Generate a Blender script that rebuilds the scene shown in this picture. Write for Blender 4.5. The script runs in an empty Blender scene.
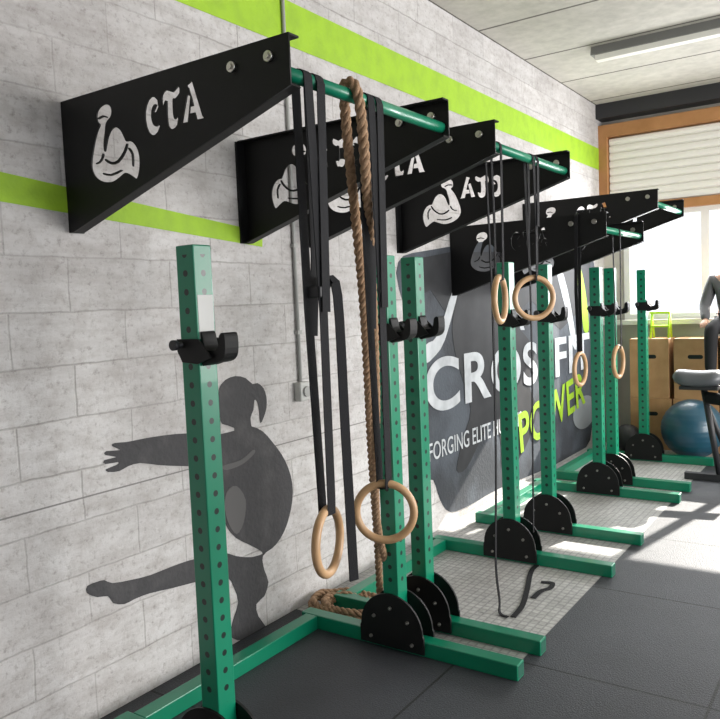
import bpy, bmesh, math, random
from mathutils import Vector, Matrix
from mathutils.geometry import tessellate_polygon
random.seed(4)
sc=bpy.context.scene
COL=sc.collection
# ------------------------------------------------------------------ camera
f,yaw,pitch,roll,CX,CZ=755.35,0.6040,0.0731,-0.0410,2.5234,1.5895
F=Vector((-math.sin(yaw)*math.cos(pitch),math.cos(yaw)*math.cos(pitch),-math.sin(pitch)))
R=F.cross(Vector((0,0,1))).normalized(); U=R.cross(F)
R2=R*math.cos(roll)+U*math.sin(roll); U2=-R*math.sin(roll)+U*math.cos(roll)
cd=bpy.data.cameras.new('camera'); cam=bpy.data.objects.new('camera',cd); COL.objects.link(cam)
m=Matrix((R2,U2,-F)).transposed().to_4x4(); m.translation=Vector((CX,0,CZ)); cam.matrix_world=m
cd.lens=f*36/720; cd.sensor_width=36; cd.clip_start=0.05; sc.camera=cam
C0=Vector((CX,0,CZ))
def ray(u,v): return F+R2*((u-360)/f)-U2*((v-359.5)/f)
def W(u,v):                       # survey: photo -> point on the left wall (y,z)
    d=ray(u,v); t=-CX/d.x; p=C0+d*t; return (p.y,p.z)
def FL(u,v,z=0.01):               # survey: photo -> point on a horizontal plane
    d=ray(u,v); t=(z-CZ)/d.z; return C0+d*t
# ------------------------------------------------------------------ materials
def mat(name,col,rough=0.5,metal=0.0,noise=None,bump=None,spec=None,coat=0):
    m=bpy.data.materials.new(name); m.use_nodes=True; nt=m.node_tree; b=nt.nodes['Principled BSDF']
    b.inputs['Base Color'].default_value=(*col,1); b.inputs['Roughness'].default_value=rough; b.inputs['Metallic'].default_value=metal
    if spec is not None: b.inputs['Specular IOR Level'].default_value=spec
    if coat: b.inputs['Coat Weight'].default_value=coat
    tc=nt.nodes.new('ShaderNodeTexCoord')
    if noise:
        sca,col2,lo,hi=noise
        n=nt.nodes.new('ShaderNodeTexNoise'); n.inputs['Scale'].default_value=sca; n.inputs['Detail'].default_value=6
        nt.links.new(tc.outputs['Object'],n.inputs['Vector'])
        r=nt.nodes.new('ShaderNodeMapRange'); r.inputs[1].default_value=lo; r.inputs[2].default_value=hi
        nt.links.new(n.outputs['Fac'],r.inputs[0])
        mx=nt.nodes.new('ShaderNodeMix'); mx.data_type='RGBA'; mx.inputs[6].default_value=(*col,1); mx.inputs[7].default_value=(*col2,1)
        nt.links.new(r.outputs[0],mx.inputs[0]); nt.links.new(mx.outputs[2],b.inputs['Base Color'])
    if bump:
        n2=nt.nodes.new('ShaderNodeTexNoise'); n2.inputs['Scale'].default_value=bump[0]; n2.inputs['Detail'].default_value=4
        nt.links.new(tc.outputs['Object'],n2.inputs['Vector'])
        bp=nt.nodes.new('ShaderNodeBump'); bp.inputs['Strength'].default_value=bump[1]; bp.inputs['Distance'].default_value=0.01
        nt.links.new(n2.outputs['Fac'],bp.inputs['Height']); nt.links.new(bp.outputs[0],b.inputs['Normal'])
    return m
GC=(0.001,0.200,0.105)
GREEN=mat('green_powder_coat',GC,0.33,noise=(3,(0.002,0.172,0.090),0.4,0.7),coat=0.2)
def holes_mat():
    m=mat('green_powder_coat_perforated',GC,0.33,coat=0.2); nt=m.node_tree; b=nt.nodes['Principled BSDF']; N=nt.nodes.new; L=nt.links.new
    tc=N('ShaderNodeTexCoord'); sp=N('ShaderNodeSeparateXYZ'); L(tc.outputs['Object'],sp.inputs[0])
    def M(op,a,b_=None,c=None):
        n=N('ShaderNodeMath'); n.operation=op
        for i,v in enumerate((a,b_,c)):
            if v is None: continue
            if isinstance(v,(int,float)): n.inputs[i].default_value=v
            else: L(v,n.inputs[i])
        return n.outputs[0]
    mn=M('MINIMUM',M('ABSOLUTE',sp.outputs['X']),M('ABSOLUTE',sp.outputs['Y']))
    zz=M('SUBTRACT',M('MODULO',sp.outputs['Z'],0.06),0.03)
    d2=M('ADD',M('MULTIPLY',mn,mn),M('MULTIPLY',zz,zz))
    inr=M('LESS_THAN',d2,0.0105**2); inz=M('MULTIPLY',M('GREATER_THAN',sp.outputs['Z'],0.28),M('LESS_THAN',sp.outputs['Z'],1.77))
    fac=M('MULTIPLY',inr,inz)
    mx=N('ShaderNodeMix'); mx.data_type='RGBA'; mx.inputs[6].default_value=(*GC,1); mx.inputs[7].default_value=(0.004,0.015,0.011,1); L(fac,mx.inputs[0]); L(mx.outputs[2],b.inputs['Base Color'])
    return m
GREENH=holes_mat()
DARKHOLE=mat('hole_dark',(0.004,0.01,0.008),0.9)
BLACK=mat('black_powder_coat',(0.006,0.006,0.0065),0.5,bump=(300,0.1),spec=0.3)
CHROME=mat('bolt_steel',(0.62,0.6,0.56),0.3,1.0)
BOLTD=mat('bolt_dark_steel',(0.30,0.29,0.27),0.4,1.0)
STRAP=mat('black_webbing',(0.010,0.010,0.012),0.8,bump=(400,0.4),spec=0.3)
WOODR=mat('ring_wood',(0.55,0.34,0.18),0.4,noise=(14,(0.43,0.25,0.12),0.4,0.7))
ROPE=mat('manila_rope',(0.44,0.28,0.17),0.9,noise=(60,(0.25,0.15,0.08),0.35,0.7),bump=(250,0.6))
WHITE=mat('white_paint',(0.75,0.75,0.74),0.6)
LABELW=mat('white_sticker',(0.62,0.62,0.60),0.5)
GREYPL=mat('grey_plastic',(0.5,0.5,0.48),0.5)
CONDUIT=mat('conduit_grey',(0.38,0.38,0.365),0.5)
LIME=mat('lime_paint',(0.300,0.50,0.018),0.65,noise=(9,(0.25,0.42,0.02),0.42,0.7),bump=(40,0.4))
LIMEP=mat('lime_plastic',(0.50,0.80,0.03),0.4)
FIG=mat('mural_grey_paint',(0.055,0.053,0.056),0.8,noise=(7,(0.09,0.087,0.088),0.5,0.75),bump=(40,0.5))
SLATE=mat('mural_slate_paint',(0.070,0.082,0.100),0.75,noise=(2.2,(0.03,0.034,0.042),0.42,0.6),bump=(40,0.3))
MBLACK=mat('mural_black_paint',(0.014,0.015,0.018),0.7,noise=(5,(0.026,0.026,0.03),0.4,0.7))
MWHITE=mat('mural_white_paint',(0.54,0.56,0.58),0.7,noise=(8,(0.38,0.40,0.42),0.4,0.7))
MGREY=mat('mural_pale_paint',(0.22,0.24,0.25),0.7)
PLY=mat('plywood',(0.46,0.26,0.12),0.6,noise=(7,(0.36,0.19,0.08),0.35,0.7))
OAK=mat('stained_timber',(0.44,0.21,0.08),0.55,noise=(5,(0.33,0.15,0.05),0.35,0.7))
BALLB=mat('blue_ball_rubber',(0.015,0.070,0.11),0.35,coat=0.2)
VINYL=mat('grey_vinyl',(0.10,0.105,0.115),0.38)
JACKET=mat('grey_jacket',(0.10,0.10,0.105),0.85)
PANTS=mat('black_trousers',(0.012,0.012,0.014),0.85)
SKIN=mat('skin',(0.55,0.32,0.22),0.5)
HAIR=mat('brown_hair',(0.05,0.03,0.02),0.7)
SHOE=mat('shoe_rubber',(0.03,0.03,0.035),0.6)
STEELB=mat('dark_steel',(0.022,0.022,0.025),0.5)
def wall_mat():
    m=bpy.data.materials.new('painted_block_wall'); m.use_nodes=True; nt=m.node_tree; b=nt.nodes['Principled BSDF']; b.inputs['Roughness'].default_value=0.8
    N=nt.nodes.new; L=nt.links.new
    tc=N('ShaderNodeTexCoord'); sp=N('ShaderNodeSeparateXYZ'); cb=N('ShaderNodeCombineXYZ')
    L(tc.outputs['Object'],sp.inputs[0]); L(sp.outputs['Y'],cb.inputs['X']); L(sp.outputs['Z'],cb.inputs['Y'])
    n0=N('ShaderNodeTexNoise'); n0.inputs['Scale'].default_value=7; n0.inputs['Detail'].default_value=4; L(cb.outputs[0],n0.inputs['Vector'])
    ad=N('ShaderNodeVectorMath'); ad.operation='SCALE'; ad.inputs[3].default_value=0.018; L(n0.outputs['Color'],ad.inputs[0])
    ad2=N('ShaderNodeVectorMath'); ad2.operation='ADD'; L(cb.outputs[0],ad2.inputs[0]); L(ad.outputs[0],ad2.inputs[1])
    br=N('ShaderNodeTexBrick'); br.inputs['Scale'].default_value=1.0; br.inputs['Brick Width'].default_value=0.50; br.inputs['Row Height'].default_value=0.202
    br.inputs['Mortar Size'].default_value=0.006; br.inputs['Mortar Smooth'].default_value=0.9; br.inputs['Color1'].default_value=(0,0,0,1); br.inputs['Color2'].default_value=(1,1,1,1); br.inputs['Bias'].default_value=0
    L(ad2.outputs[0],br.inputs['Vector'])
    def noise(scale,det,ro,vec=cb.outputs[0]):
        n=N('ShaderNodeTexNoise'); n.inputs['Scale'].default_value=scale; n.inputs['Detail'].default_value=det; n.inputs['Roughness'].default_value=ro; L(vec,n.inputs['Vector']); return n.outputs['Fac']
    def ramp(fac,p0,c0,p1,c1):
        r=N('ShaderNodeValToRGB'); r.color_ramp.elements[0].position=p0; r.color_ramp.elements[0].color=(*c0,1); r.color_ramp.elements[1].position=p1; r.color_ramp.elements[1].color=(*c1,1); L(fac,r.inputs[0]); return r.outputs[0]
    def mul(a,b_):
        mu=N('ShaderNodeMix'); mu.data_type='RGBA'; mu.blend_type='MULTIPLY'; mu.inputs[0].default_value=1; L(a,mu.inputs[6]); L(b_,mu.inputs[7]); return mu.outputs[2]
    base=ramp(noise(1.3,5,0.6),0.35,(0.50,0.48,0.472),0.62,(0.61,0.595,0.588))
    fine=noise(34,8,0.75); g=ramp(fine,0.33,(0.66,0.64,0.63),0.47,(1,1,1))
    mid=ramp(noise(12,8,0.7),0.36,(0.87,0.855,0.845),0.52,(1.01,1.01,1.01))
    mp=N('ShaderNodeMapping'); mp.inputs['Scale'].default_value=(4.0,14.0,1); L(cb.outputs[0],mp.inputs['Vector'])
    sc2=ramp(noise(1.0,8,0.7,mp.outputs[0]),0.38,(0.86,0.845,0.835),0.58,(1.04,1.04,1.04))
    c=mul(mul(mul(base,g),sc2),mid)
    n5=noise(1.3,3,0.5)
    m5=N('ShaderNodeMapRange'); m5.inputs[1].default_value=0.35; m5.inputs[2].default_value=0.6; m5.inputs[3].default_value=0.35; m5.inputs[4].default_value=1.0; L(n5,m5.inputs[0])
    jf=N('ShaderNodeMath'); jf.operation='MULTIPLY'; L(br.outputs['Fac'],jf.inputs[0]); L(m5.outputs[0],jf.inputs[1])
    mo=N('ShaderNodeMix'); mo.data_type='RGBA'; mo.blend_type='MULTIPLY'; mo.inputs[7].default_value=(0.76,0.75,0.74,1); L(jf.outputs[0],mo.inputs[0]); L(c,mo.inputs[6])
    mt=N('ShaderNodeMapRange'); mt.inputs[3].default_value=0.95; mt.inputs[4].default_value=1.04; L(br.outputs['Color'],mt.inputs[0])
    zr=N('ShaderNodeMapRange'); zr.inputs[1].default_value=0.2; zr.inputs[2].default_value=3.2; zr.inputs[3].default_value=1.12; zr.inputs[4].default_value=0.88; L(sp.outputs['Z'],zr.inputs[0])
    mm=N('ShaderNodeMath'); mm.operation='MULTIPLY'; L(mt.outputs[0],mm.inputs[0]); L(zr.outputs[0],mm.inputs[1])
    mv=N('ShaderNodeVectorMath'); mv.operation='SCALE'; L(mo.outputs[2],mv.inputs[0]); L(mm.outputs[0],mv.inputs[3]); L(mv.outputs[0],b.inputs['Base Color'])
    bp=N('ShaderNodeBump'); bp.inputs['Strength'].default_value=0.55; bp.inputs['Distance'].default_value=0.012
    jh=N('ShaderNodeMath'); jh.operation='MULTIPLY'; jh.inputs[1].default_value=0.6; L(jf.outputs[0],jh.inputs[0])
    su=N('ShaderNodeMath'); su.operation='SUBTRACT'; L(fine,su.inputs[0]); L(jh.outputs[0],su.inputs[1]); L(su.outputs[0],bp.inputs['Height']); L(bp.outputs[0],b.inputs['Normal'])
    return m
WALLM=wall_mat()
def grid_mat(name,base,line,w,h,msize,rough,offs=0.0,bumpd=0.3,nscale=60,var=0.2,alt=0.93):
    m=bpy.data.materials.new(name); m.use_nodes=True; nt=m.node_tree; b=nt.nodes['Principled BSDF']; b.inputs['Roughness'].default_value=rough
    N=nt.nodes.new; L=nt.links.new; tc=N('ShaderNodeTexCoord')
    br=N('ShaderNodeTexBrick'); br.offset=offs; br.inputs['Scale'].default_value=1; br.inputs['Brick Width'].default_value=w; br.inputs['Row Height'].default_value=h; br.inputs['Mortar Size'].default_value=msize; br.inputs['Mortar Smooth'].default_value=0.1
    br.inputs['Color1'].default_value=(*base,1); br.inputs['Color2'].default_value=(*[c*alt for c in base],1); br.inputs['Mortar'].default_value=(*line,1); L(tc.outputs['Object'],br.inputs['Vector'])
    n=N('ShaderNodeTexNoise'); n.inputs['Scale'].default_value=nscale; n.inputs['Detail'].default_value=5; L(tc.outputs['Object'],n.inputs['Vector'])
    n3=N('ShaderNodeTexNoise'); n3.inputs['Scale'].default_value=1.3; n3.inputs['Detail'].default_value=4; L(tc.outputs['Object'],n3.inputs['Vector'])
    mr=N('ShaderNodeMapRange'); mr.inputs[1].default_value=0.3; mr.inputs[2].default_value=0.7; mr.inputs[3].default_value=1-var; mr.inputs[4].default_value=1+var; L(n3.outputs['Fac'],mr.inputs[0])
    mr2=N('ShaderNodeMapRange'); mr2.inputs[1].default_value=0.3; mr2.inputs[2].default_value=0.7; mr2.inputs[3].default_value=1-var; mr2.inputs[4].default_value=1+var; L(n.outputs['Fac'],mr2.inputs[0])
    mm=N('ShaderNodeMath'); mm.operation='MULTIPLY'; L(mr.outputs[0],mm.inputs[0]); L(mr2.outputs[0],mm.inputs[1])
    sv=N('ShaderNodeVectorMath'); sv.operation='SCALE'; L(br.outputs['Color'],sv.inputs[0]); L(mm.outputs[0],sv.inputs[3]); L(sv.outputs[0],b.inputs['Base Color'])
    bp=N('ShaderNodeBump'); bp.inputs['Strength'].default_value=bumpd; bp.inputs['Distance'].default_value=0.006
    su=N('ShaderNodeMath'); su.operation='SUBTRACT'; L(n.outputs['Fac'],su.inputs[0]); L(br.outputs['Fac'],su.inputs[1]); L(su.outputs[0],bp.inputs['Height']); L(bp.outputs[0],b.inputs['Normal'])
    return m
RUBBER=grid_mat('rubber_tiles',(0.040,0.043,0.051),(0.006,0.006,0.007),1.0,1.0,0.006,0.62,bumpd=0.6,nscale=150,var=0.28)
DRAIN=grid_mat('perforated_grid_tiles',(0.42,0.415,0.40),(0.28,0.275,0.27),0.04,0.04,0.005,0.55,nscale=25)
CEILM=grid_mat('ceiling_panels',(0.47,0.45,0.40),(0.12,0.11,0.095),8.0,0.90,0.014,0.85,bumpd=0.3,nscale=14,var=0.10,alt=0.93)
# ------------------------------------------------------------------ helpers
def link(o): COL.objects.link(o); return o
def newobj(name,me,parent=None): 
    o=link(bpy.data.objects.new(name,me)); 
    if parent: o.parent=parent
    return o
def thing(name,label,cat,loc=(0,0,0),group=None):
    o=link(bpy.data.objects.new(name,None)); o.location=loc; o.empty_display_size=0.1
    o['label']=label; o['category']=cat
    if group: o['group']=group
    return o
def tag(o,label,cat,group=None):
    o['label']=label; o['category']=cat
    if group: o['group']=group
    return o
def bbox_add(bm,a,b,mi=0,bev=0,seg=2):
    vs=[bm.verts.new((x,y,z)) for x in (a[0],b[0]) for y in (a[1],b[1]) for z in (a[2],b[2])]
    fs=[(0,1,3,2),(4,6,7,5),(0,4,5,1),(2,3,7,6),(0,2,6,4),(1,5,7,3)]
    out=[]
    for q in fs:
        fc=bm.faces.new([vs[i] for i in q]); fc.material_index=mi; out.append(fc)
    if bev:
        es=list({e for fc in out for e in fc.edges})
        bmesh.ops.bevel(bm,geom=es,offset=bev,segments=seg,affect='EDGES',profile=0.5)
def frame_of(d):
    d=d.normalized(); a=Vector((0,0,1)) if abs(d.z)<0.9 else Vector((1,0,0))
    x=d.cross(a).normalized(); return x,d.cross(x).normalized()
def cyl(bm,p,q,r,seg=16,mi=0,r2=None,smooth=True):
    p=Vector(p);q=Vector(q); x,y=frame_of(q-p); r2=r if r2 is None else r2
    A=[];B=[]
    for i in range(seg):
        a=2*math.pi*i/seg; o=x*math.cos(a)+y*math.sin(a); A.append(bm.verts.new(p+o*r)); B.append(bm.verts.new(q+o*r2))
    for i in range(seg):
        fc=bm.faces.new((A[i],A[(i+1)%seg],B[(i+1)%seg],B[i])); fc.material_index=mi; fc.smooth=smooth
    fc=bm.faces.new(A[::-1]); fc.material_index=mi; fc=bm.faces.new(B); fc.material_index=mi
def tube(bm,pts,r,seg=10,closed=False,mi=0):
    n=len(pts); rings=[]; prev=None
    for i,p in enumerate(pts):
        p=Vector(p)
        if closed: d=Vector(pts[(i+1)%n])-Vector(pts[i-1])
        else: d=Vector(pts[min(i+1,n-1)])-Vector(pts[max(i-1,0)])
        d.normalize()
        if prev is None: x,y=frame_of(d)
        else:
            x=(prev-d*prev.dot(d)).normalized(); y=d.cross(x)
        prev=x
        rr=r[i] if isinstance(r,(list,tuple)) else r
        rings.append([bm.verts.new(p+(x*math.cos(2*math.pi*k/seg)+y*math.sin(2*math.pi*k/seg))*rr) for k in range(seg)])
    for i in range(n if closed else n-1):
        A=rings[i];B=rings[(i+1)%n]
        for k in range(seg):
            fc=bm.faces.new((A[k],A[(k+1)%seg],B[(k+1)%seg],B[k])); fc.smooth=True; fc.material_index=mi
    if not closed:
        bm.faces.new(rings[0][::-1]).material_index=mi; bm.faces.new(rings[-1]).material_index=mi
def ribbon(bm,pts,wdir,w,t=0.003,mi=0):
    wd=Vector(wdir).normalized(); n=len(pts); rings=[]
    for i,p in enumerate(pts):
        p=Vector(p); d=(Vector(pts[min(i+1,n-1)])-Vector(pts[max(i-1,0)])).normalized()
        wv=(wd-d*wd.dot(d)).normalized(); nn=d.cross(wv)
        rings.append([bm.verts.new(p+wv*(a*w/2)+nn*(b*t/2)) for a,b in ((-1,-1),(1,-1),(1,1),(-1,1))])
    for i in range(n-1):
        for k in range(4): bm.faces.new((rings[i][k],rings[i][(k+1)%4],rings[i+1][(k+1)%4],rings[i+1][k])).material_index=mi
    bm.faces.new(rings[0][::-1]); bm.faces.new(rings[-1])
def flat_ribbon(bm,pts,w,t=0.004):
    n=len(pts); rings=[]
    for i,p in enumerate(pts):
        p=Vector(p); d=(Vector(pts[min(i+1,n-1)])-Vector(pts[max(i-1,0)])); d.z=0; d.normalize(); wv=Vector((-d.y,d.x,0))
        rings.append([bm.verts.new(p+wv*(a*w/2)+Vector((0,0,b*t/2))) for a,b in ((-1,-1),(1,-1),(1,1),(-1,1))])
    for i in range(n-1):
        for k in range(4): bm.faces.new((rings[i][k],rings[i][(k+1)%4],rings[i+1][(k+1)%4],rings[i+1][k]))
    bm.faces.new(rings[0][::-1]); bm.faces.new(rings[-1])
def prism(bm,poly,axis,a,b,mi=0):
    def P(p,t): return (p[0],t,p[1]) if axis=='y' else ((t,p[0],p[1]) if axis=='x' else (p[0],p[1],t))
    A=[bm.verts.new(P(p,a)) for p in poly]; B=[bm.verts.new(P(p,b)) for p in poly]; n=len(poly)
    for t in tessellate_polygon([[Vector((p[0],p[1],0)) for p in poly]]):
        try:
            bm.faces.new([A[i] for i in t]).material_index=mi; bm.faces.new([B[i] for i in t][::-1]).material_index=mi
        except ValueError: pass
    for i in range(n): bm.faces.new((A[i],B[i],B[(i+1)%n],A[(i+1)%n])).material_index=mi
def finish(bm,name,mats):
    bmesh.ops.recalc_face_normals(bm,faces=bm.faces[:])
    me=bpy.data.meshes.new(name); bm.to_mesh(me); bm.free()
    for mm in (mats if isinstance(mats,(list,tuple)) else [mats]): me.materials.append(mm)
    return me
def boxobj(name,a,b,mt,bev=0,parent=None):
    bm=bmesh.new(); bbox_add(bm,a,b,0,bev); return newobj(name,finish(bm,name,mt),parent)
def structure(o,label=None):
    o['kind']='structure'
    if label: o['label']=label
    return o
def smooth_path(pts,n=8,closed=False):
    P=[Vector(p) for p in pts]
    if closed: P=[P[-1]]+P+[P[0],P[1]]
    else: P=[P[0]*2-P[1]]+P+[P[-1]*2-P[-2]]
    out=[]
    for i in range(1,len(P)-2):
        for k in range(n):
            t=k/n; a,b,c,d=P[i-1],P[i],P[i+1],P[i+2]
            out.append(0.5*((2*b)+(-a+c)*t+(2*a-5*b+4*c-d)*t*t+(-a+3*b-3*c+d)*t*t*t))
    if not closed: out.append(P[-2])
    return out
def sm2(poly,n=3): return [(p.x,p.y) for p in smooth_path([(a,b,0) for a,b in poly],n,True)]
# ------------------------------------------------------------------ room shell
ZC=3.61; YF=8.5
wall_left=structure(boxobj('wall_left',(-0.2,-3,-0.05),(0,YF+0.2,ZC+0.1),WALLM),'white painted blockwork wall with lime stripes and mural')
structure(boxobj('back_blocker_wall',(-0.2,-3.2,-0.05),(7,-3.001,ZC+0.1),mat('blocker_wall_grey',(0.35,0.34,0.33),0.8)),'unseen grey back wall added to block fill light')  # out of view, added to cut world fill from behind for contrast
structure(boxobj('floor',(-0.2,-3,-0.12),(7,YF+0.2,-0.012),RUBBER),'dark rubber gym floor')
structure(boxobj('floor_strip',(0.0,2.97,-0.0119),(1.24,YF,0.0),DRAIN),'light grey perforated floor tiles under the racks')
structure(boxobj('floor_rubber_area',(1.24,-2.03,-0.0119),(7,YF,0.001),RUBBER),'dark rubber floor tiles with thin seams')
structure(boxobj('floor_rubber_mat',(0.0,-2.03,-0.0119),(1.24,2.97,0.001),RUBBER),'dark rubber mat by the wall')
structure(boxobj('ceiling',(-0.2,-3,ZC),(7,YF+0.2,ZC+0.12),CEILM),'pale panel ceiling with dark joints')
bm=bmesh.new()
WX0,WX1,WZ0,WZ1=0.22,2.9,1.30,2.45
bbox_add(bm,(0,YF,0),(7,YF+0.2,WZ0)); bbox_add(bm,(0,YF,WZ1),(7,YF+0.2,ZC)); bbox_add(bm,(0,YF,WZ0),(WX0,YF+0.2,WZ1)); bbox_add(bm,(WX1,YF,WZ0),(7,YF+0.2,WZ1))
structure(newobj('wall_far',finish(bm,'wall_far',mat('far_wall_paint',(0.55,0.52,0.47),0.7,noise=(3,(0.45,0.43,0.40),0.4,0.6)))),'end wall with window')
bm=bmesh.new(); y0,y1=YF-0.02,YF+0.06
bbox_add(bm,(WX0,y0,WZ0),(WX1,y1,WZ0+0.06)); bbox_add(bm,(WX0,y0,WZ1-0.05),(WX1,y1,WZ1)); bbox_add(bm,(WX0,y0,WZ0+.06),(WX0+0.06,y1,WZ1-.05)); bbox_add(bm,(WX1-0.06,y0,WZ0+.06),(WX1,y1,WZ1-.05))
for x in (1.0,1.95): bbox_add(bm,(x,y0,WZ0+.06),(x+0.08,y1,WZ1-.05))
window=structure(newobj('window_1',finish(bm,'window_1',WHITE)),'white framed window')
gm=bpy.data.materials.new('window_glass'); gm.use_nodes=True; nt=gm.node_tree; nt.nodes.clear()
o_=nt.nodes.new('ShaderNodeOutputMaterial'); t_=nt.nodes.new('ShaderNodeBsdfTransparent'); g_=nt.nodes.new('ShaderNodeBsdfGlossy'); x_=nt.nodes.new('ShaderNodeMixShader'); x_.inputs[0].default_value=0.06; g_.inputs['Roughness'].default_value=0.05
nt.links.new(t_.outputs[0],x_.inputs[1]); nt.links.new(g_.outputs[0],x_.inputs[2]); nt.links.new(x_.outputs[0],o_.inputs[0])
boxobj('window_pane',(WX0+.06,YF+0.02,WZ0+.06),(WX1-.06,YF+0.024,WZ1-.05),gm,parent=window)
structure(boxobj('trim_1',(0.0,YF-0.20,WZ0-0.05),(WX1+0.1,YF-0.021,WZ0),WHITE),'window sill')
structure(boxobj('trim_2',(0.0,YF-0.10,WZ1+0.0),(3.2,YF-0.001,WZ1+0.09),OAK),'stained timber rail above window')
structure(boxobj('trim_3',(0.0,YF-0.14,3.27),(3.2,YF-0.001,3.40),OAK),'stained timber lintel')
structure(boxobj('trim_4',(0.001,YF-0.14,WZ1+0.09),(0.09,YF-0.001,3.27),OAK),'stained timber jamb')
structure(boxobj('trim_5',(0.001,YF-0.22,3.46),(7,YF-0.001,ZC),STEELB),'dark steel beam')
rs=thing('roller_shutter','off-white slatted roller shutter above the window','shutter',(1.6,YF-0.05,2.54))
prof=[(0.0,0.0)]
for i in range(9):
    z=0.003+i*0.08; prof+=[(-0.006,z),(-0.03,z+0.012),(-0.036,z+0.04),(-0.03,z+0.068),(-0.006,z+0.079)]
prof.append((0.0,0.725))
bm=bmesh.new(); prism(bm,prof,'x',-1.5,1.5)
newobj('slats',finish(bm,'slats',mat('shutter_white',(0.78,0.76,0.71),0.5)),rs)
p=FL(593,60,3.52)
fl_=thing('fluorescent_batten','long unlit fluorescent ceiling light with grey housing','ceiling light',(p.x,p.y,3.5))
bm=bmesh.new(); prism(bm,[(-0.05,0.11),(-0.07,0.04),(0.07,0.04),(0.05,0.11)],'x',0,1.6)
newobj('housing',finish(bm,'housing',mat('lamp_housing',(0.20,0.20,0.195),0.5)),fl_)
bm=bmesh.new(); prism(bm,[(-0.05,0.04),(-0.04,0.0),(0.04,0.0),(0.05,0.04)],'x',0.03,1.57)
newobj('diffuser',finish(bm,'diffuser',mat('lamp_diffuser',(0.75,0.73,0.68),0.3)),fl_)
# ------------------------------------------------------------------ murals / stripes on left wall
def wallpoly(name,pts,mt,off,conv=True,th=0.0015,sm=0):
    bm=bmesh.new(); P=[W(*p) for p in pts] if conv else pts
    if sm: P=sm2(P,sm)
    prism(bm,P,'x',off-th,off)
    return newobj(name,finish(bm,name,mt),wall_left)
def strip(zlo,zhi,y0,y1): return [(y0,zlo),(y1,zlo),(y1,zhi),(y0,zhi)]
wallpoly('painted_stripe',strip(2.932,3.160,-3,YF),LIME,0.003,False)
ya,za=W(-60,158); yb,zb_=W(262,232); yc,zc_=W(262,247); yd,zd=W(-60,191)
wallpoly('painted_stripe',[(ya,za),(yb,zb_),(yc,zc_),(yd,zd)],LIME,0.003,False)
torso=[(222,446),(232,434),(240,428),(250,426),(262,431),(272,442),(281,454),(288,468),(292,484),(292,500),(289,516),(284,531),(276,544),(266,552),(252,557),(236,556),(222,552),(208,556),(190,560),(170,567),(150,575),(130,580),(112,583),(104,580),(96,582),(87,586),(87,593),(97,597),(108,596),(113,603),(124,604),(134,599),(150,593),(172,588),(195,582),(214,578),(228,578),(234,588),(238,602),(234,616),(231,628),(232,638),(244,640),(264,634),(265,626),(258,616),(256,604),(264,596),(268,582),(264,570),(262,560),(262,552),(250,545),(236,538),(226,526),(222,510),(218,498),(220,480)]
wallpoly('mural_figure',torso,FIG,0.003,sm=2)
arms=[(262,436),(256,446),(240,456),(226,463),(205,466),(180,466),(158,465),(140,463),(128,466),(119,471),(108,472),(106,469),(116,465),(118,462),(105,464),(104,460),(116,457),(105,455),(106,451),(120,450),(112,446),(114,443),(126,442),(136,440),(152,437),(175,434),(200,433),(220,434),(236,430),(250,428)]
wallpoly('mural_figure',arms,FIG,0.0032,sm=2)
headp=[(222,424),(220,418),(217,414),(218,409),(214,404),(218,397),(219,388),(225,380),(235,376),(245,378),(252,384),(257,383),(263,388),(266,397),(266,408),(263,418),(260,423),(259,412),(257,402),(254,400),(253,410),(250,418),(252,430),(256,438),(236,440),(234,428)]
wallpoly('mural_figure',headp,FIG,0.0034,sm=2)
MID=mat('mural_mid_grey',(0.115,0.11,0.11),0.8)
wallpoly('mural_highlight',[(222,466),(240,460),(252,450),(254,453),(242,464),(226,470)],MID,0.005,sm=3)
wallpoly('mural_highlight',[(226,492),(236,486),(245,500),(243,522),(236,534),(228,524),(224,508)],MID,0.005,sm=3)
dark=[(398,262),(430,250),(520,240),(592,255),(594,350),(590,440),(560,462),(500,488),(470,505),(450,512),(440,500),(433,480),(424,478),(421,430),(425,380),(418,330),(402,300)]
wallpoly('mural_background',dark,SLATE,0.003,sm=3)
wallpoly('mural_shape',[(400,262),(450,252),(590,252),(590,300),(560,330),(530,300),(500,330),(470,292),(450,320),(430,290),(410,300)],MBLACK,0.005)
wallpoly('mural_shape',[(462,292),(480,284),(496,296),(504,318),(520,330),(534,352),(528,382),(536,410),(528,440),(516,462),(502,468),(500,440),(492,420),(480,440),(466,468),(456,470),(462,440),(470,410),(462,380),(454,350),(452,320)],MBLACK,0.0055,sm=3)
wallpoly('mural_shape',[(425,345),(437,335),(452,290),(458,288),(444,340),(432,358),(425,362)],MWHITE,0.007,sm=3)
wallpoly('mural_shape',[(500,262),(503,262),(524,330),(520,330)],MWHITE,0.007)
wallpoly('mural_shape',[(556,272),(561,270),(569,300),(576,345),(572,345),(564,305)],MWHITE,0.007,sm=3)
wallpoly('mural_shape',[(574,268),(580,268),(586,300),(588,330),(583,330),(580,300)],LIME,0.0075,sm=3)
def ellipse_poly(cy,cz,ry,rz,n=32): return [(cy+ry*math.cos(2*math.pi*i/n),cz+rz*math.sin(2*math.pi*i/n)) for i in range(n)]
cy,cz=W(584,412); wallpoly('mural_disc',ellipse_poly(cy,cz,0.36,0.17),MGREY,0.008,False)
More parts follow.
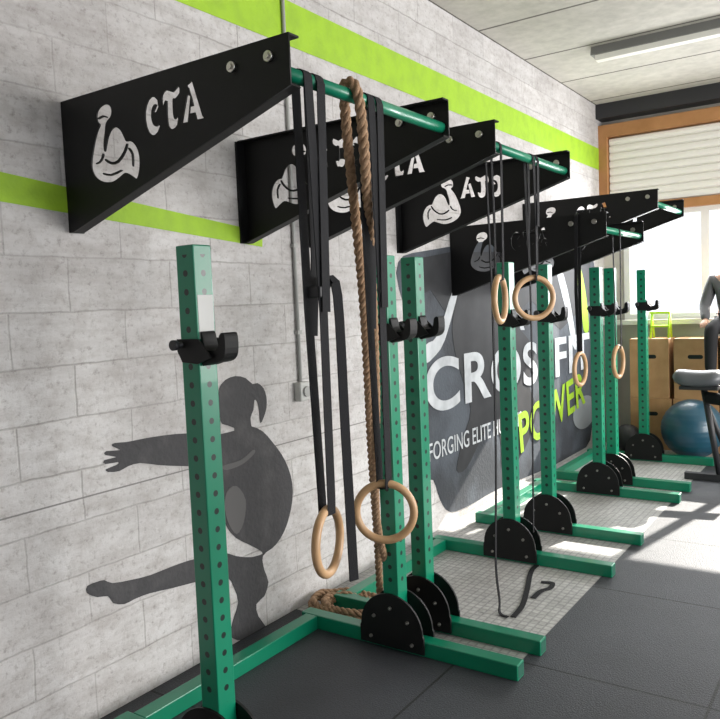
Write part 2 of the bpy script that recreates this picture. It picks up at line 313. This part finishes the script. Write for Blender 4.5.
def wall_text(txt,y,z,w,h,mt,off,rot=0,bold=0.0,gap=1.0):
    cu=bpy.data.curves.new('lettering','FONT'); cu.body=txt; cu.size=1; cu.extrude=0.0; cu.offset=bold; cu.space_character=gap
    o=bpy.data.objects.new('mural_lettering',cu); link(o); bpy.context.view_layer.update()
    dg=bpy.context.evaluated_depsgraph_get(); me=bpy.data.meshes.new_from_object(o.evaluated_get(dg)); bpy.data.objects.remove(o)
    xs=[v.co.x for v in me.vertices]; ys=[v.co.y for v in me.vertices]
    sx=w/(max(xs)-min(xs)); sy=h/(max(ys)-min(ys)); x0,y0=min(xs),min(ys)
    for v in me.vertices:
        a=(v.co.x-x0)*sx; b=(v.co.y-y0)*sy
        v.co=Vector((off,y+a*math.cos(rot)-b*math.sin(rot),z+a*math.sin(rot)+b*math.cos(rot)))
    me.materials.clear(); me.materials.append(mt); return newobj('mural_lettering',me,wall_left)
wall_text('CROSSFIT',4.40,0.82,3.5,0.38,MWHITE,0.010,bold=0.022,gap=1.06)
wall_text('FORGING ELITE HUMANS',4.42,0.50,1.62,0.125,MWHITE,0.010,bold=0.006)
wall_text('POWER',6.0,0.26,1.75,0.35,LIME,0.011,rot=0.12,bold=0.02,gap=1.06)
gy,gz=W(0,520)
wallpoly('panel_joint',strip(gz-0.003,gz+0.003,-3,4.2),mat('joint_dark',(0.24,0.23,0.22),0.9),0.002,False)
sy_,sz_=W(299,391)
cdt=thing('wall_socket','grey plastic wall socket with vertical conduit on the wall','socket',(0,sy_,sz_))
bm=bmesh.new(); bbox_add(bm,(0.0,-0.045,-0.05),(0.05,0.045,0.05),0,0.008); newobj('socket_box',finish(bm,'socket_box',GREYPL),cdt)
bm=bmesh.new(); cyl(bm,(0.045,0,0),(0.062,0,0),0.028,20); newobj('socket_cover',finish(bm,'socket_cover',mat('socket_cover',(0.35,0.35,0.34),0.4)),cdt)
bm=bmesh.new(); cyl(bm,(0.013,0,0.05),(0.013,0,ZC-sz_-0.005),0.010,10); newobj('conduit',finish(bm,'conduit',CONDUIT),cdt)
bm=bmesh.new(); bbox_add(bm,(0.0,-0.016,0),(0.026,0.016,0.02)); CL=finish(bm,'conduit_clip',CONDUIT)
for k in range(5):
    o=newobj('conduit_clip',CL,cdt); o.location=(0,0,0.3+k*0.45)
# ------------------------------------------------------------------ squat racks
DP,DF,DI=0.692,1.2987,0.153
HW=0.04
bm=bmesh.new(); bbox_add(bm,(-HW,-HW,0.07),(HW,HW,1.8),0,0.004); UP=finish(bm,'upright',GREENH)
bm=bmesh.new(); bbox_add(bm,(-HW+0.007,-HW+0.007,1.795),(HW-0.007,HW-0.007,1.8008),0,0.0); TCAP=finish(bm,'top_opening',mat('tube_top_shade',(0.004,0.13,0.075),0.8))
bm=bmesh.new(); bbox_add(bm,(DI-DP,-0.035,0.001),(DF-DP,0.035,0.07),0,0.004); FOOT=finish(bm,'foot',GREEN)
bm=bmesh.new(); bbox_add(bm,(DF-DP-0.002,-0.027,0.009),(DF-DP+0.0008,0.027,0.062)); ECAP=finish(bm,'end_opening',mat('tube_end_shade',(0.006,0.08,0.05),0.8))  # dark plate: shade of the hollow tube end put into the colour
def gusset_mesh(s):
    bm=bmesh.new(); poly=[(-0.17,0.015),(-0.17,0.09)]
    n=18
    for i in range(n+1):
        a=math.pi-math.pi*i/n; poly.append((0.165*math.cos(a),0.10+0.165*math.sin(a)))
    poly+=[(0.17,0.09),(0.17,0.015)]
    prism(bm,poly,'y',s*0.0405,s*0.0505)
    return finish(bm,'gusset_plate',BLACK)
GUS={s:gusset_mesh(s) for s in (-1,1)}
bm=bmesh.new(); cyl(bm,(0,-0.050,0),(0,-0.0575,0),0.0085,12); cyl(bm,(0,-0.0575,0),(0,-0.063,0),0.005,6); BOLT=finish(bm,'bolt',BOLTD)
def jcup_mesh():
    bm=bmesh.new()
    prof=sm2([(0.0405,0.045),(0.050,0.044),(0.058,0.008),(0.072,-0.007),(0.10,-0.008),(0.117,0.004),(0.124,0.038),(0.138,0.048),(0.148,0.035),(0.146,-0.018),(0.125,-0.042),(0.08,-0.05),(0.0405,-0.05)],3)
    prism(bm,prof,'y',-0.03,0.03)
    side=[(-0.05,0.03),(0.045,0.03),(0.075,0.0),(0.10,-0.03),(0.04,-0.05),(-0.03,-0.045),(-0.05,-0.01)]
    prism(bm,side,'y',-0.0475,-0.0405); prism(bm,side,'y',0.0405,0.0475)
    return finish(bm,'j_cup',BLACK)
JC=jcup_mesh()
bm=bmesh.new(); cyl(bm,(-0.03,-0.075,0.012),(-0.03,0.06,0.012),0.010,12); cyl(bm,(-0.03,-0.085,0.012),(-0.03,-0.07,0.012),0.017,14); PIN=finish(bm,'pin',STEELB)
def beam_mesh(y0,y1):
    bm=bmesh.new(); bbox_add(bm,(DI+0.03,y0+0.036,0.0015),(DI+0.10,y1-0.036,0.0695),0,0.004); return finish(bm,'rear_beam',GREEN)
racks=[(1.731,2.8645),(3.122,4.206),(4.836,5.944),(6.32,7.344)]
for ri,(ya_,yb_) in enumerate(racks):
    lab='green steel squat rack with white sticker on one upright' if ri==0 else 'green steel squat rack with black J-cups and base plates'
    rk=thing('squat_rack',lab,'squat rack',(DP,ya_,0),'squat racks along the wall')
    for k,y in enumerate((ya_,yb_)):
        dy=y-ya_
        up=newobj('upright',UP,rk); up.location=(0,dy,0)
        newobj('top_opening',TCAP,up)
        ft=newobj('foot',FOOT,rk); ft.location=(0,dy,0); newobj('end_opening',ECAP,ft)
        for s in (-1,1):
            g=newobj('gusset_plate',GUS[s],rk); g.location=(0,dy,0)
            if s==-1:
                for bx,bz in ((-0.11,0.05),(0.11,0.05),(0,0.20),(-0.09,0.15),(0.09,0.15)):
                    b_=newobj('bolt',BOLT,g); b_.location=(bx,0,bz)
        j=newobj('j_cup',JC,rk); j.location=(0,dy,1.47); newobj('pin',PIN,j)
    o=newobj('rear_beam',beam_mesh(0,yb_-ya_),rk); o.location=(-DP,0,0)
    if ri==0:
        bm=bmesh.new(); bbox_add(bm,(HW+0.0002,-0.032,1.50),(HW+0.0012,0.034,1.64)); newobj('sticker',finish(bm,'sticker',LABELW),rk)
# ------------------------------------------------------------------ pull-up rigs
BL=1.105
# flexed arm: fist, forearm, deep crook, biceps peak, shoulder, triceps, elbow
arm=[sm2([(.34,.97),(.27,1.03),(.25,1.12),(.29,1.22),(.40,1.28),(.56,1.30),(.70,1.25),(.74,1.15),(.70,1.06),(.60,1.01),(.53,.95),(.49,.82),(.44,.68),(.42,.54),(.45,.47),(.51,.58),(.58,.72),(.70,.83),(.85,.85),(.99,.77),(1.08,.64),(1.14,.56),(1.26,.55),(1.40,.47),(1.50,.30),(1.50,.08),(1.40,-.12),(1.24,-.05),(1.06,.02),(.86,-.04),(.66,-.09),(.44,-.08),(.22,-.02),(.06,.08),(-.02,.22),(.00,.38),(.07,.56),(.16,.74),(.26,.88)],3),
 sm2([(.40,.42),(.34,.34),(.24,.29),(.14,.28),(.14,.305),(.23,.315),(.32,.37),(.37,.45)],2),
 sm2([(.46,.34),(.64,.26),(.84,.27),(1.04,.40),(1.14,.52),(1.17,.49),(1.07,.36),(.85,.225),(.63,.215),(.45,.30)],2),
 sm2([(.30,1.10),(.46,1.12),(.58,1.08),(.58,1.055),(.46,1.09),(.31,1.07)],2),
 sm2([(1.22,.44),(1.32,.32),(1.31,.12),(1.28,.13),(1.28,.31),(1.19,.42)],2),
 sm2([(.36,.10),(.60,.05),(.92,.09),(.92,.06),(.60,.015),(.36,.065)],2)]
def arcpts(cx,cy,rx,ry,a0,a1,n=12): return [(cx+rx*math.cos(math.radians(a0+(a1-a0)*i/n)),cy+ry*math.sin(math.radians(a0+(a1-a0)*i/n))) for i in range(n+1)]
gC=arcpts(.46,.5,.46,.52,48,322)+arcpts(.62,.5,.26,.30,300,70)+[(.50,.60),(.66,.58),(.80,.70)]
gT=sm2([(-.02,.72),(.02,.93),(.25,1.02),(.6,.92),(.92,1.04),(.96,.86),(.72,.74),(.58,.74),(.56,.34),(.64,.2),(.82,.26),(.74,.04),(.5,-.04),(.26,.06),(.22,.4),(.25,.74),(.12,.72),(.06,.62)],2)
gA1=[(-.08,.0),(.24,.0),(.44,.64),(.36,.88),(.26,.70)]
gA2=[(.28,.95),(.56,1.02),(1.0,.06),(1.08,.0),(.70,.0),(.62,.20),(.32,.20),(.38,.38),(.56,.38),(.49,.60)]
def bracket_mesh(mirror):
    cu=bpy.data.curves.new('plate','CURVE'); cu.dimensions='2D'; cu.fill_mode='BOTH'; cu.extrude=0.003
    def add(poly):
        s=cu.splines.new('POLY'); s.points.add(len(poly)-1)
        for i,pt in enumerate(poly): s.points[i].co=(pt[0],pt[1],0,1)
        s.use_cyclic_u=True
    add([(0.004,0),(0.004,-.483),(0.03,-.483),(BL,-.15),(BL,0)])
    def put(poly,x0,y0,w,h,mir_c=None):
        q=[(x0+p[0]*w,y0+p[1]*h) for p in poly]
        if mir_c is not None: q=[(2*mir_c-a,b) for a,b in q]
        add(q)
    for p_ in arm: put(p_,0.165,-.308,0.172,0.195,(0.295 if mirror else None))
    mc=0.585 if mirror else None
    put(gC,0.465,-.198,0.088,0.122,mc); put(gT,0.555,-.190,0.088,0.122,mc); put(gA1,0.650,-.184,0.088,0.122,mc); put(gA2,0.650,-.184,0.088,0.122,mc)
    o=bpy.data.objects.new('tmp',cu); link(o); bpy.context.view_layer.update()
    me=bpy.data.meshes.new_from_object(o.evaluated_get(bpy.context.evaluated_depsgraph_get())); bpy.data.objects.remove(o)
    bm=bmesh.new(); bm.from_mesh(me)
    for v in bm.verts: x,y,z=v.co; v.co=(x,-z,y)
    s=1 if not mirror else -1
    def slab(p,q,th):
        (x0,z0),(x1,z1)=p,q; d=Vector((x1-x0,z1-z0)).normalized(); nx,nz=-d.y*th,d.x*th
        prism(bm,[(x0,z0),(x1,z1),(x1+nx,z1+nz),(x0+nx,z0+nz)],'y',s*0.0031,s*0.045)
    slab((0.03,-.483),(BL,-.15),0.006); slab((0.004,-0.006),(BL,-0.006),0.006)
    bbox_add(bm,(0.001,min(s*0.0031,s*0.06),-.483),(0.009,max(s*0.0031,s*0.06),-0.006))
    return finish(bm,'bracket',BLACK)
BR={False:bracket_mesh(False),True:bracket_mesh(True)}
bm=bmesh.new(); cyl(bm,(0,-0.0035,0),(0,-0.014,0),0.016,18); cyl(bm,(0,-0.0035,0),(0,-0.020,0),0.009,6,smooth=False); BB=finish(bm,'bolt',CHROME)
ZB=2.385; BARX=BL-0.035; BARZ=-0.105
rigs=[(1.761,2.745,ZB),(3.188,4.177,ZB),(4.84,5.75,2.105),(6.193,7.138,ZB)]
for (ya_,yb_,zt) in rigs:
    rg=thing('pull_up_rig','wall-mounted green pull-up bar between black cut-out steel brackets','pull-up bar',(0,ya_,zt),'wall-mounted pull-up bars')
    for k,y in enumerate((ya_,yb_)):
        o=newobj('bracket',BR[k==1],rg); o.location=(0,y-ya_,0); o['label']='black tapered bracket with cut-out arm emblem and CTA letters'
        for x in (0.88,1.03):
            b_=newobj('bolt',BB,o); b_.location=(x,0,-0.055)
    bm=bmesh.new(); cyl(bm,(BARX,0.004,BARZ),(BARX,yb_-ya_-0.004,BARZ),0.0215,24); newobj('bar',finish(bm,'bar',GREEN),rg)
BZ=ZB+BARZ
# ------------------------------------------------------------------ gym rings
def gym_ring(y,zc,ang,w,label,x=BARX,ztop=BZ,tail=None,tube_r=0.0145,rr=0.103,two=0.05,rot=0.0,sides=1.0):
    g=thing('gymnastic_ring',label,'gymnastic ring',(x,y,zc),'gymnastic rings on straps'); g.rotation_euler=(0,0,rot)
    d=Vector((math.cos(ang-rot),math.sin(ang-rot),0))
    bm=bmesh.new(); pts=[d*(rr*math.cos(2*math.pi*i/40))+Vector((0,0,rr*math.sin(2*math.pi*i/40))) for i in range(40)]
    tube(bm,pts,tube_r,12,True); newobj('ring',finish(bm,'ring',WOODR),g)
    bm=bmesh.new(); top=ztop-zc+0.024; wv=Vector((0,1,0)); zr=rr-tube_r-0.003
    path=[Vector((-0.0,0,zr)),Vector((0.018,0,zr+0.004)),Vector((0.020,0.0,zr+0.05)),Vector((0.022,0,(top)*0.5)),Vector((0.0245,-two/2,top-0.03))]
    for k in range(7):
        a=math.pi*k/6; path.append(Vector((0.0245*math.cos(a),-two/2,top-0.024+0.0245*math.sin(a))))
    path+=[Vector((-0.022,-two/2+0.01,top*0.5)),Vector((-0.018,0,zr+0.05)),Vector((-0.018,0,zr+0.004)),Vector((0,0,zr))]
    ribbon(bm,path,wv,w)
    newobj('strap',finish(bm,'strap',STRAP),g)
    if two>0:
        bm=bmesh.new()
        path=[Vector((0.03,0.004,top*0.50)),Vector((0.0275,two/2,top-0.03))]
        for k in range(7):
            a=math.pi*k/6; path.append(Vector((0.0245*math.cos(a),two/2,top-0.024+0.0245*math.sin(a))))
        path+=[Vector((-0.025,two/2,top*0.62)),Vector((-0.022,0.0,top*0.45))]
        ribbon(bm,path,wv,w); newobj('strap',finish(bm,'strap',STRAP),g)
    if tail:
        zt0,zt1,dx,dy=tail
        bm=bmesh.new(); z0=zt0-zc; z1=zt1-zc
        path=smooth_path([Vector((0.02,0,z0-0.04)),Vector((dx*0.55,dy*0.55,z0+0.002)),Vector((dx,dy,z0-0.04)),Vector((dx*1.1,dy*1.1,z0*0.5+z1*0.5)),Vector((dx*1.25,dy*1.2,z1))],4)
        ribbon(bm,path,Vector((0.35,1,0)),w*0.85,0.005); newobj('strap_tail',finish(bm,'strap_tail',STRAP),g)
        bm=bmesh.new(); bbox_add(bm,(-0.03,-w*0.55,z0-0.045),(0.03,w*0.55,z0-0.01),0,0.004); newobj('cam_buckle',finish(bm,'cam_buckle',STEELB),g)
    return g
gym_ring(1.885,0.835,math.radians(105),0.040,'wooden gymnastic ring hanging edge-on on long black straps',tail=(1.66,0.69,0.035,0.06),two=0.06)
gym_ring(2.225,0.845,math.radians(28),0.040,'wooden gymnastic ring on doubled black webbing straps',two=0.05)
gym_ring(3.27,1.585,math.radians(100),0.022,'pale wooden gymnastic ring hanging edge-on on short straps',two=0.0)
gym_ring(3.69,1.585,math.radians(45),0.030,'pale wooden gymnastic ring on short black straps',two=0.05)
gym_ring(4.84,1.11,math.radians(88),0.022,'pale wooden gymnastic ring on straps over a steel bracket',x=0.92,ztop=2.085,two=0.0,rot=math.radians(90))
gym_ring(5.18,1.13,math.radians(88),0.022,'pale wooden gymnastic ring on straps from low bar',x=BARX,ztop=2.0,two=0.0)
def band(pts,w,label,wd=(0,1,0)):
    bm=bmesh.new(); ribbon(bm,pts,wd,w,0.004); o=newobj('resistance_band',finish(bm,'resistance_band',STRAP)); tag(o,label,'resistance band','black bands hanging by the racks'); return o
a=FL(500,613,.008); b=FL(508,617,.008)
band(smooth_path([(0.99,3.33,BZ-0.03),(1.00,3.34,1.5),(0.99,3.35,0.8),(0.97,3.36,0.3),(a.x-0.01,a.y+0.02,0.07),tuple(a),tuple(b)]),0.018,'thin black band hanging from bar with its end on the floor')
bm=bmesh.new(); pts=smooth_path([tuple(FL(*q,.004)) for q in ((513,617),(522,606),(527,590),(531,572),(537,565))]); flat_ribbon(bm,pts,0.028)
tag(newobj('webbing_strap',finish(bm,'webbing_strap',STRAP)),'short black webbing strap lying on the floor','strap')
bm=bmesh.new(); pts=smooth_path([tuple(FL(*q,.004)) for q in ((533,598),(541,591),(550,588),(552,583),(541,582))]); flat_ribbon(bm,pts,0.028)
tag(newobj('webbing_strap',finish(bm,'webbing_strap',STRAP)),'folded black webbing strap end on the floor','strap')
band(smooth_path([(1.02,3.76,BZ-0.03),(1.02,3.77,1.4),(1.01,3.77,0.7),(1.00,3.78,0.33)]),0.016,'thin black band hanging straight from bar')
# ------------------------------------------------------------------ climbing rope (3-strand)
def rope_mesh(bm,path,r):
    P=[Vector(p) for p in path]; L=[0]
    for i in range(1,len(P)): L.append(L[-1]+(P[i]-P[i-1]).length)
    tot=L[-1]; n=int(tot/0.009); pts=[]; j=0
    for i in range(n+1):
        s=tot*i/n
        while j<len(L)-2 and L[j+1]<s: j+=1
        t=(s-L[j])/max(1e-6,L[j+1]-L[j]); pts.append((P[j].lerp(P[j+1],t),s))
    prev=None; fr=[]
    for i,(p,s) in enumerate(pts):
        d=(pts[min(i+1,n)][0]-pts[max(i-1,0)][0]).normalized()
        if prev is None: x,_=frame_of(d)
        else: x=(prev-d*prev.dot(d)).normalized()
        prev=x; fr.append((p,s,x,d.cross(x)))
    for k in range(3):
        tube(bm,[p+(x*math.cos(s*2*math.pi/0.10+k*2.094)+y*math.sin(s*2*math.pi/0.10+k*2.094))*r*0.5 for p,s,x,y in fr],r*0.56,7)
rope=thing('climbing_rope','thick tan manila rope over the bar with coiled end on floor','climbing rope',(0,0,0))
rp=0.018
bz=BZ+0.0215+rp
s1=smooth_path([(0.50,3.02,0.03),(0.56,2.93,0.40),(0.70,2.70,0.95),(0.88,2.42,1.6),(1.035,2.13,bz-0.10),(BARX,2.10,bz),(BARX+0.040,2.11,bz-0.09),(1.02,2.27,1.75),(0.92,2.42,1.25),(0.72,2.69,0.65),(0.60,2.98,0.22),(0.50,3.06,0.05),(0.36,3.02,0.03),(0.30,2.99,0.04)],10)
bm=bmesh.new(); rope_mesh(bm,s1,rp); newobj('rope_strand',finish(bm,'rope_strand',ROPE),rope)
coil=[]
for i in range(60):
    a=i*0.43; r=0.15+0.045*math.sin(i*0.23); coil.append((0.285+r*1.2*math.cos(a),3.07+r*0.8*math.sin(a),0.019+0.0007*i+0.010*math.sin(i*1.7)**2))
bm=bmesh.new(); rope_mesh(bm,smooth_path(coil,4),rp); newobj('rope_coil',finish(bm,'rope_coil',ROPE),rope)
# ------------------------------------------------------------------ far end
def plyo(x0,y0,z0,w,d,h,lab):
    b=thing('plyo_box',lab,'wooden box',(x0+w/2,y0,z0),'stacked wooden boxes under the window')
    bm=bmesh.new(); bbox_add(bm,(-w/2,0,0),(w/2,d,h),0,0.004); newobj('body',finish(bm,'body',PLY),b)
    bm=bmesh.new(); 
    pts=[(0.05*sx_+0.02*math.cos(t),h*0.7+0.02*math.sin(t)) for sx_,a0 in ((1,-90),(-1,90)) for t in [math.radians(a0+k*22.5) for k in range(9)]]
    prism(bm,pts,'y',-0.001,0.002); newobj('hand_hole',finish(bm,'hand_hole',DARKHOLE),b)
for i,(x0,w) in enumerate(((0.42,0.40),(0.835,0.42),(1.265,0.62))):
    plyo(x0,7.90,0.001,w,0.36,0.52,'plywood jump box standing on the floor under the window')
    plyo(x0+0.01*(i%2),7.90,0.5225,w-0.02,0.36,0.60,'plywood jump box stacked on another box')
st=thing('folding_stand','small lime-green folding stand on top of wooden boxes','stand',(0.70,8.02,1.124))
bm=bmesh.new(); cyl(bm,(0,-0.06,0.0),(0,0.0,0.26),0.011,8); LG=finish(bm,'leg',LIMEP)
bm=bmesh.new(); cyl(bm,(0,0.08,0.0),(0,0.0,0.26),0.011,8); LG2=finish(bm,'leg',LIMEP)
for x in (-0.085,0.085):
    for me in (LG,LG2):
        o=newobj('leg',me,st); o.location=(x,0,0)
for a_,b_ in (((-0.10,-0.05,0.245),(0.10,0.05,0.27)),((-0.085,-0.05,0.11),(0.085,0.04,0.13))):
    bm=bmesh.new(); bbox_add(bm,a_,b_,0,0.004); newobj('step',finish(bm,'step',LIMEP),st)
gh=thing('back_extension_bench','black steel exercise bench with grey padded saddle seat on post','exercise bench',(1.42,6.75,0))
bm=bmesh.new()
bbox_add(bm,(-0.25,-0.03,0.002),(0.35,0.03,0.06),0,0.004); bbox_add(bm,(-0.03,0.031,0.002),(0.03,0.43,0.06),0,0.004)
newobj('base_frame',finish(bm,'base_frame',STEELB),gh)
bm=bmesh.new(); cyl(bm,(0.02,0.0,0.055),(-0.10,0.02,0.775),0.026,12); newobj('post',finish(bm,'post',STEELB),gh)
bm=bmesh.new(); cyl(bm,(0.06,0.38,0.055),(-0.07,0.04,0.60),0.022,12); newobj('brace',finish(bm,'brace',STEELB),gh)
bm=bmesh.new(); nx,na=14,20; rings=[]
for i in range(nx+1):
    t=i/nx; x=-0.34+0.40*t; e=math.sqrt(max(0.0,1-(2*t-1)**6)); e=max(e,0.25)
    dip=0.028*(1-(2*t-1)**2)
    rings.append([bm.verts.new((x,0.02+0.13*e*math.cos(2*math.pi*k/na),0.865-dip+(0.085 if math.sin(2*math.pi*k/na)>0 else 0.055)*e*math.sin(2*math.pi*k/na))) for k in range(na)])
for i in range(nx):
    for k in range(na):
        fc=bm.faces.new((rings[i][k],rings[i][(k+1)%na],rings[i+1][(k+1)%na],rings[i+1][k])); fc.smooth=True
bm.faces.new(rings[0][::-1]); bm.faces.new(rings[-1]); newobj('pad',finish(bm,'pad',VINYL),gh)
bm=bmesh.new(); bbox_add(bm,(-0.28,-0.06,0.765),(0.02,0.10,0.795),0,0.004); newobj('pad_base',finish(bm,'pad_base',STEELB),gh)
bm=bmesh.new(); cyl(bm,(-0.08,0.0,0.70),(0.38,0.0,0.64),0.05,18); newobj('roller_pad',finish(bm,'roller_pad',STRAP),gh)
bm=bmesh.new(); bmesh.ops.create_uvsphere(bm,u_segments=48,v_segments=48,radius=0.28)
for v in bm.verts:
    k=v.co.normalized().z
    if abs(k)<0.75: v.co*=1+0.007*math.sin(k*36)
for fc in bm.faces: fc.smooth=True
o=newobj('exercise_ball',finish(bm,'exercise_ball',BALLB)); o.location=(1.07,7.60,0.2835); tag(o,'dark blue ribbed inflatable exercise ball','ball')
bm=bmesh.new(); bmesh.ops.create_uvsphere(bm,u_segments=32,v_segments=20,radius=0.14)
for fc in bm.faces: fc.smooth=True
o=newobj('medicine_ball',finish(bm,'medicine_ball',STEELB)); o.location=(0.45,7.68,0.141); tag(o,'black leather medicine ball on the floor','ball')
# ------------------------------------------------------------------ person (seated on boxes)
def skinmesh(name,verts,edges,rad,mt,parent,root=0,sub=2):
    me=bpy.data.meshes.new(name+'_s'); me.from_pydata(verts,edges,[]); o=link(bpy.data.objects.new(name+'_t',me))
    md=o.modifiers.new('s','SKIN'); ss=o.modifiers.new('ss','SUBSURF'); ss.levels=sub; ss.render_levels=sub
    sv=me.skin_vertices[0].data
    for i,r in enumerate(rad):
        sv[i].radius=r if isinstance(r,tuple) else (r,r); sv[i].use_root=(i==root)
    bpy.context.view_layer.update()
    m2=bpy.data.meshes.new_from_object(o.evaluated_get(bpy.context.evaluated_depsgraph_get())); bpy.data.objects.remove(o)
    m2.materials.clear(); m2.materials.append(mt)
    for p_ in m2.polygons: p_.use_smooth=True
    return newobj(name,m2,parent)
pe=thing('person','person in grey jacket and black trousers sitting on boxes','person',(1.36,8.03,1.165))
V=[(0,0,.10),(0,0,.30),(0,-.01,.50),(0,-.01,.60),(0,-.03,.70),(0,-.035,.80),
 (-.17,0,.52),(-.24,-.06,.27),(-.20,-.25,.14),
 (.17,0,.52),(.24,-.06,.27),(.16,-.25,.15),
 (-.09,-.02,.085),(-.13,-.38,.06),(-.14,-.36,-.36),
 (.09,-.02,.085),(.13,-.38,.06),(.13,-.34,-.36),
 (-.15,-.44,-.42),(.13,-.42,-.42)]
E=[(0,1),(1,2),(2,3),(3,4),(4,5),(2,6),(6,7),(7,8),(2,9),(9,10),(10,11),(0,12),(12,13),(13,14),(0,15),(15,16),(16,17),(14,18),(17,19)]
Rr=[.11,.12,.12,.05,.085,.09,.05,.04,.028,.05,.04,.028,.075,.052,.035,.075,.052,.035,.03,.03]
skinmesh('body',V,E,Rr,SKIN,pe)
skinmesh('jacket',[V[i] for i in (0,1,2,6,7,8,9,10,11)],[(0,1),(1,2),(2,3),(3,4),(4,5),(2,6),(6,7),(7,8)],[.13,.15,.14,.07,.057,.04,.07,.057,.04],JACKET,pe)
skinmesh('trousers',[V[0],V[12],V[13],V[14],V[15],V[16],V[17]],[(0,1),(1,2),(2,3),(0,4),(4,5),(5,6)],[.12,.09,.068,.052,.09,.068,.052],PANTS,pe)
for sx_,i in ((-1,8),(1,11)):
    hv=Vector(V[i]); vs=[tuple(hv),tuple(hv+Vector((0,-.05,-.02)))]; es=[(0,1)]; rd=[.022,(.032,.014)]
    for k in range(4):
        bx=(-.026+.0175*k); L=(.036,.042,.040,.03)[k]; n0=len(vs)
        vs+=[tuple(hv+Vector((bx,-.075,-.03))),tuple(hv+Vector((bx,-.075-L*.6,-.045))),tuple(hv+Vector((bx,-.075-L*.8,-.07)))]; es+=[(1,n0),(n0,n0+1),(n0+1,n0+2)]; rd+=[.009,.008,.007]
    n0=len(vs); vs+=[tuple(hv+Vector((-sx_*.035,-.04,-.02))),tuple(hv+Vector((-sx_*.05,-.07,-.035)))]; es+=[(0,n0),(n0,n0+1)]; rd+=[.010,.008]
    skinmesh('hand',vs,es,rd,SKIN,pe)
bm=bmesh.new(); bmesh.ops.create_uvsphere(bm,u_segments=24,v_segments=16,radius=0.10)
bmesh.ops.delete(bm,geom=[v for v in bm.verts if v.co.z<-0.01 and v.co.y<0.03],context='VERTS')
for fc in bm.faces: fc.smooth=True
o=newobj('hair',finish(bm,'hair',HAIR),pe); o.location=(0,-.028,.79)
bm=bmesh.new(); cyl(bm,(0,-.10,.775),(0,-.135,.74),0.008,10,r2=0.014); newobj('nose',finish(bm,'nose',SKIN),pe)
bm=bmesh.new(); bbox_add(bm,(-.024,-.122,.708),(.024,-.108,.716),0,0.002); newobj('mouth',finish(bm,'mouth',mat('lips',(0.35,0.12,0.10),0.5)),pe)
for s in (-1,1):
    bm=bmesh.new(); bmesh.ops.create_icosphere(bm,subdivisions=2,radius=0.024,matrix=Matrix.Diagonal((0.4,0.8,1.2,1))); o=newobj('ear',finish(bm,'ear',SKIN),pe); o.location=(s*.092,-.03,.745)
    bm=bmesh.new(); prism(bm,[(-.13,-.02),(-.13,.02),(-.06,.05),(0.0,.08),(.06,.08),(.07,-.02)],'x',-.045,.045)
    o=newobj('shoe',finish(bm,'shoe',SHOE),pe); o.location=(s*.135,-.36,-.45)
    bm=bmesh.new(); bmesh.ops.create_icosphere(bm,subdivisions=2,radius=0.011); o=newobj('eye',finish(bm,'eye',WHITE),pe); o.location=(s*.032,-.118,.76)
# ------------------------------------------------------------------ light
w=bpy.data.worlds.new('world'); sc.world=w; w.use_nodes=True; nt=w.node_tree; bg=nt.nodes['Background']
bg.inputs[0].default_value=(0.90,0.94,1.0,1); bg.inputs[1].default_value=1.6
def area(name,loc,rot,sx,sy,en,col=(1,1,1)):
    l=bpy.data.lights.new(name,'AREA'); l.shape='RECTANGLE'; l.size=sx; l.size_y=sy; l.energy=en; l.color=col
    o=link(bpy.data.objects.new(name,l)); o.location=loc; o.rotation_euler=rot; return o
area('side_fill_light',(6.6,5.2,1.7),(0,math.radians(90),0),2.2,5.0,430,(1,0.98,0.95))  # added area light shaping the room from the open right; no window there
area('window_light_far',(1.6,8.2,1.9),(math.radians(-90),0,0),2.6,1.1,120,(0.97,0.98,1))
s=bpy.data.lights.new('sun','SUN'); s.energy=20; s.angle=0.01; s.color=(1,0.95,0.87)
so=link(bpy.data.objects.new('sun',s)); dirv=Vector((0.16,0.85,0.50)); so.rotation_euler=dirv.to_track_quat('Z','Y').to_euler()
sc.view_settings.view_transform='Standard'; sc.view_settings.look='None'; sc.view_settings.exposure=0.0
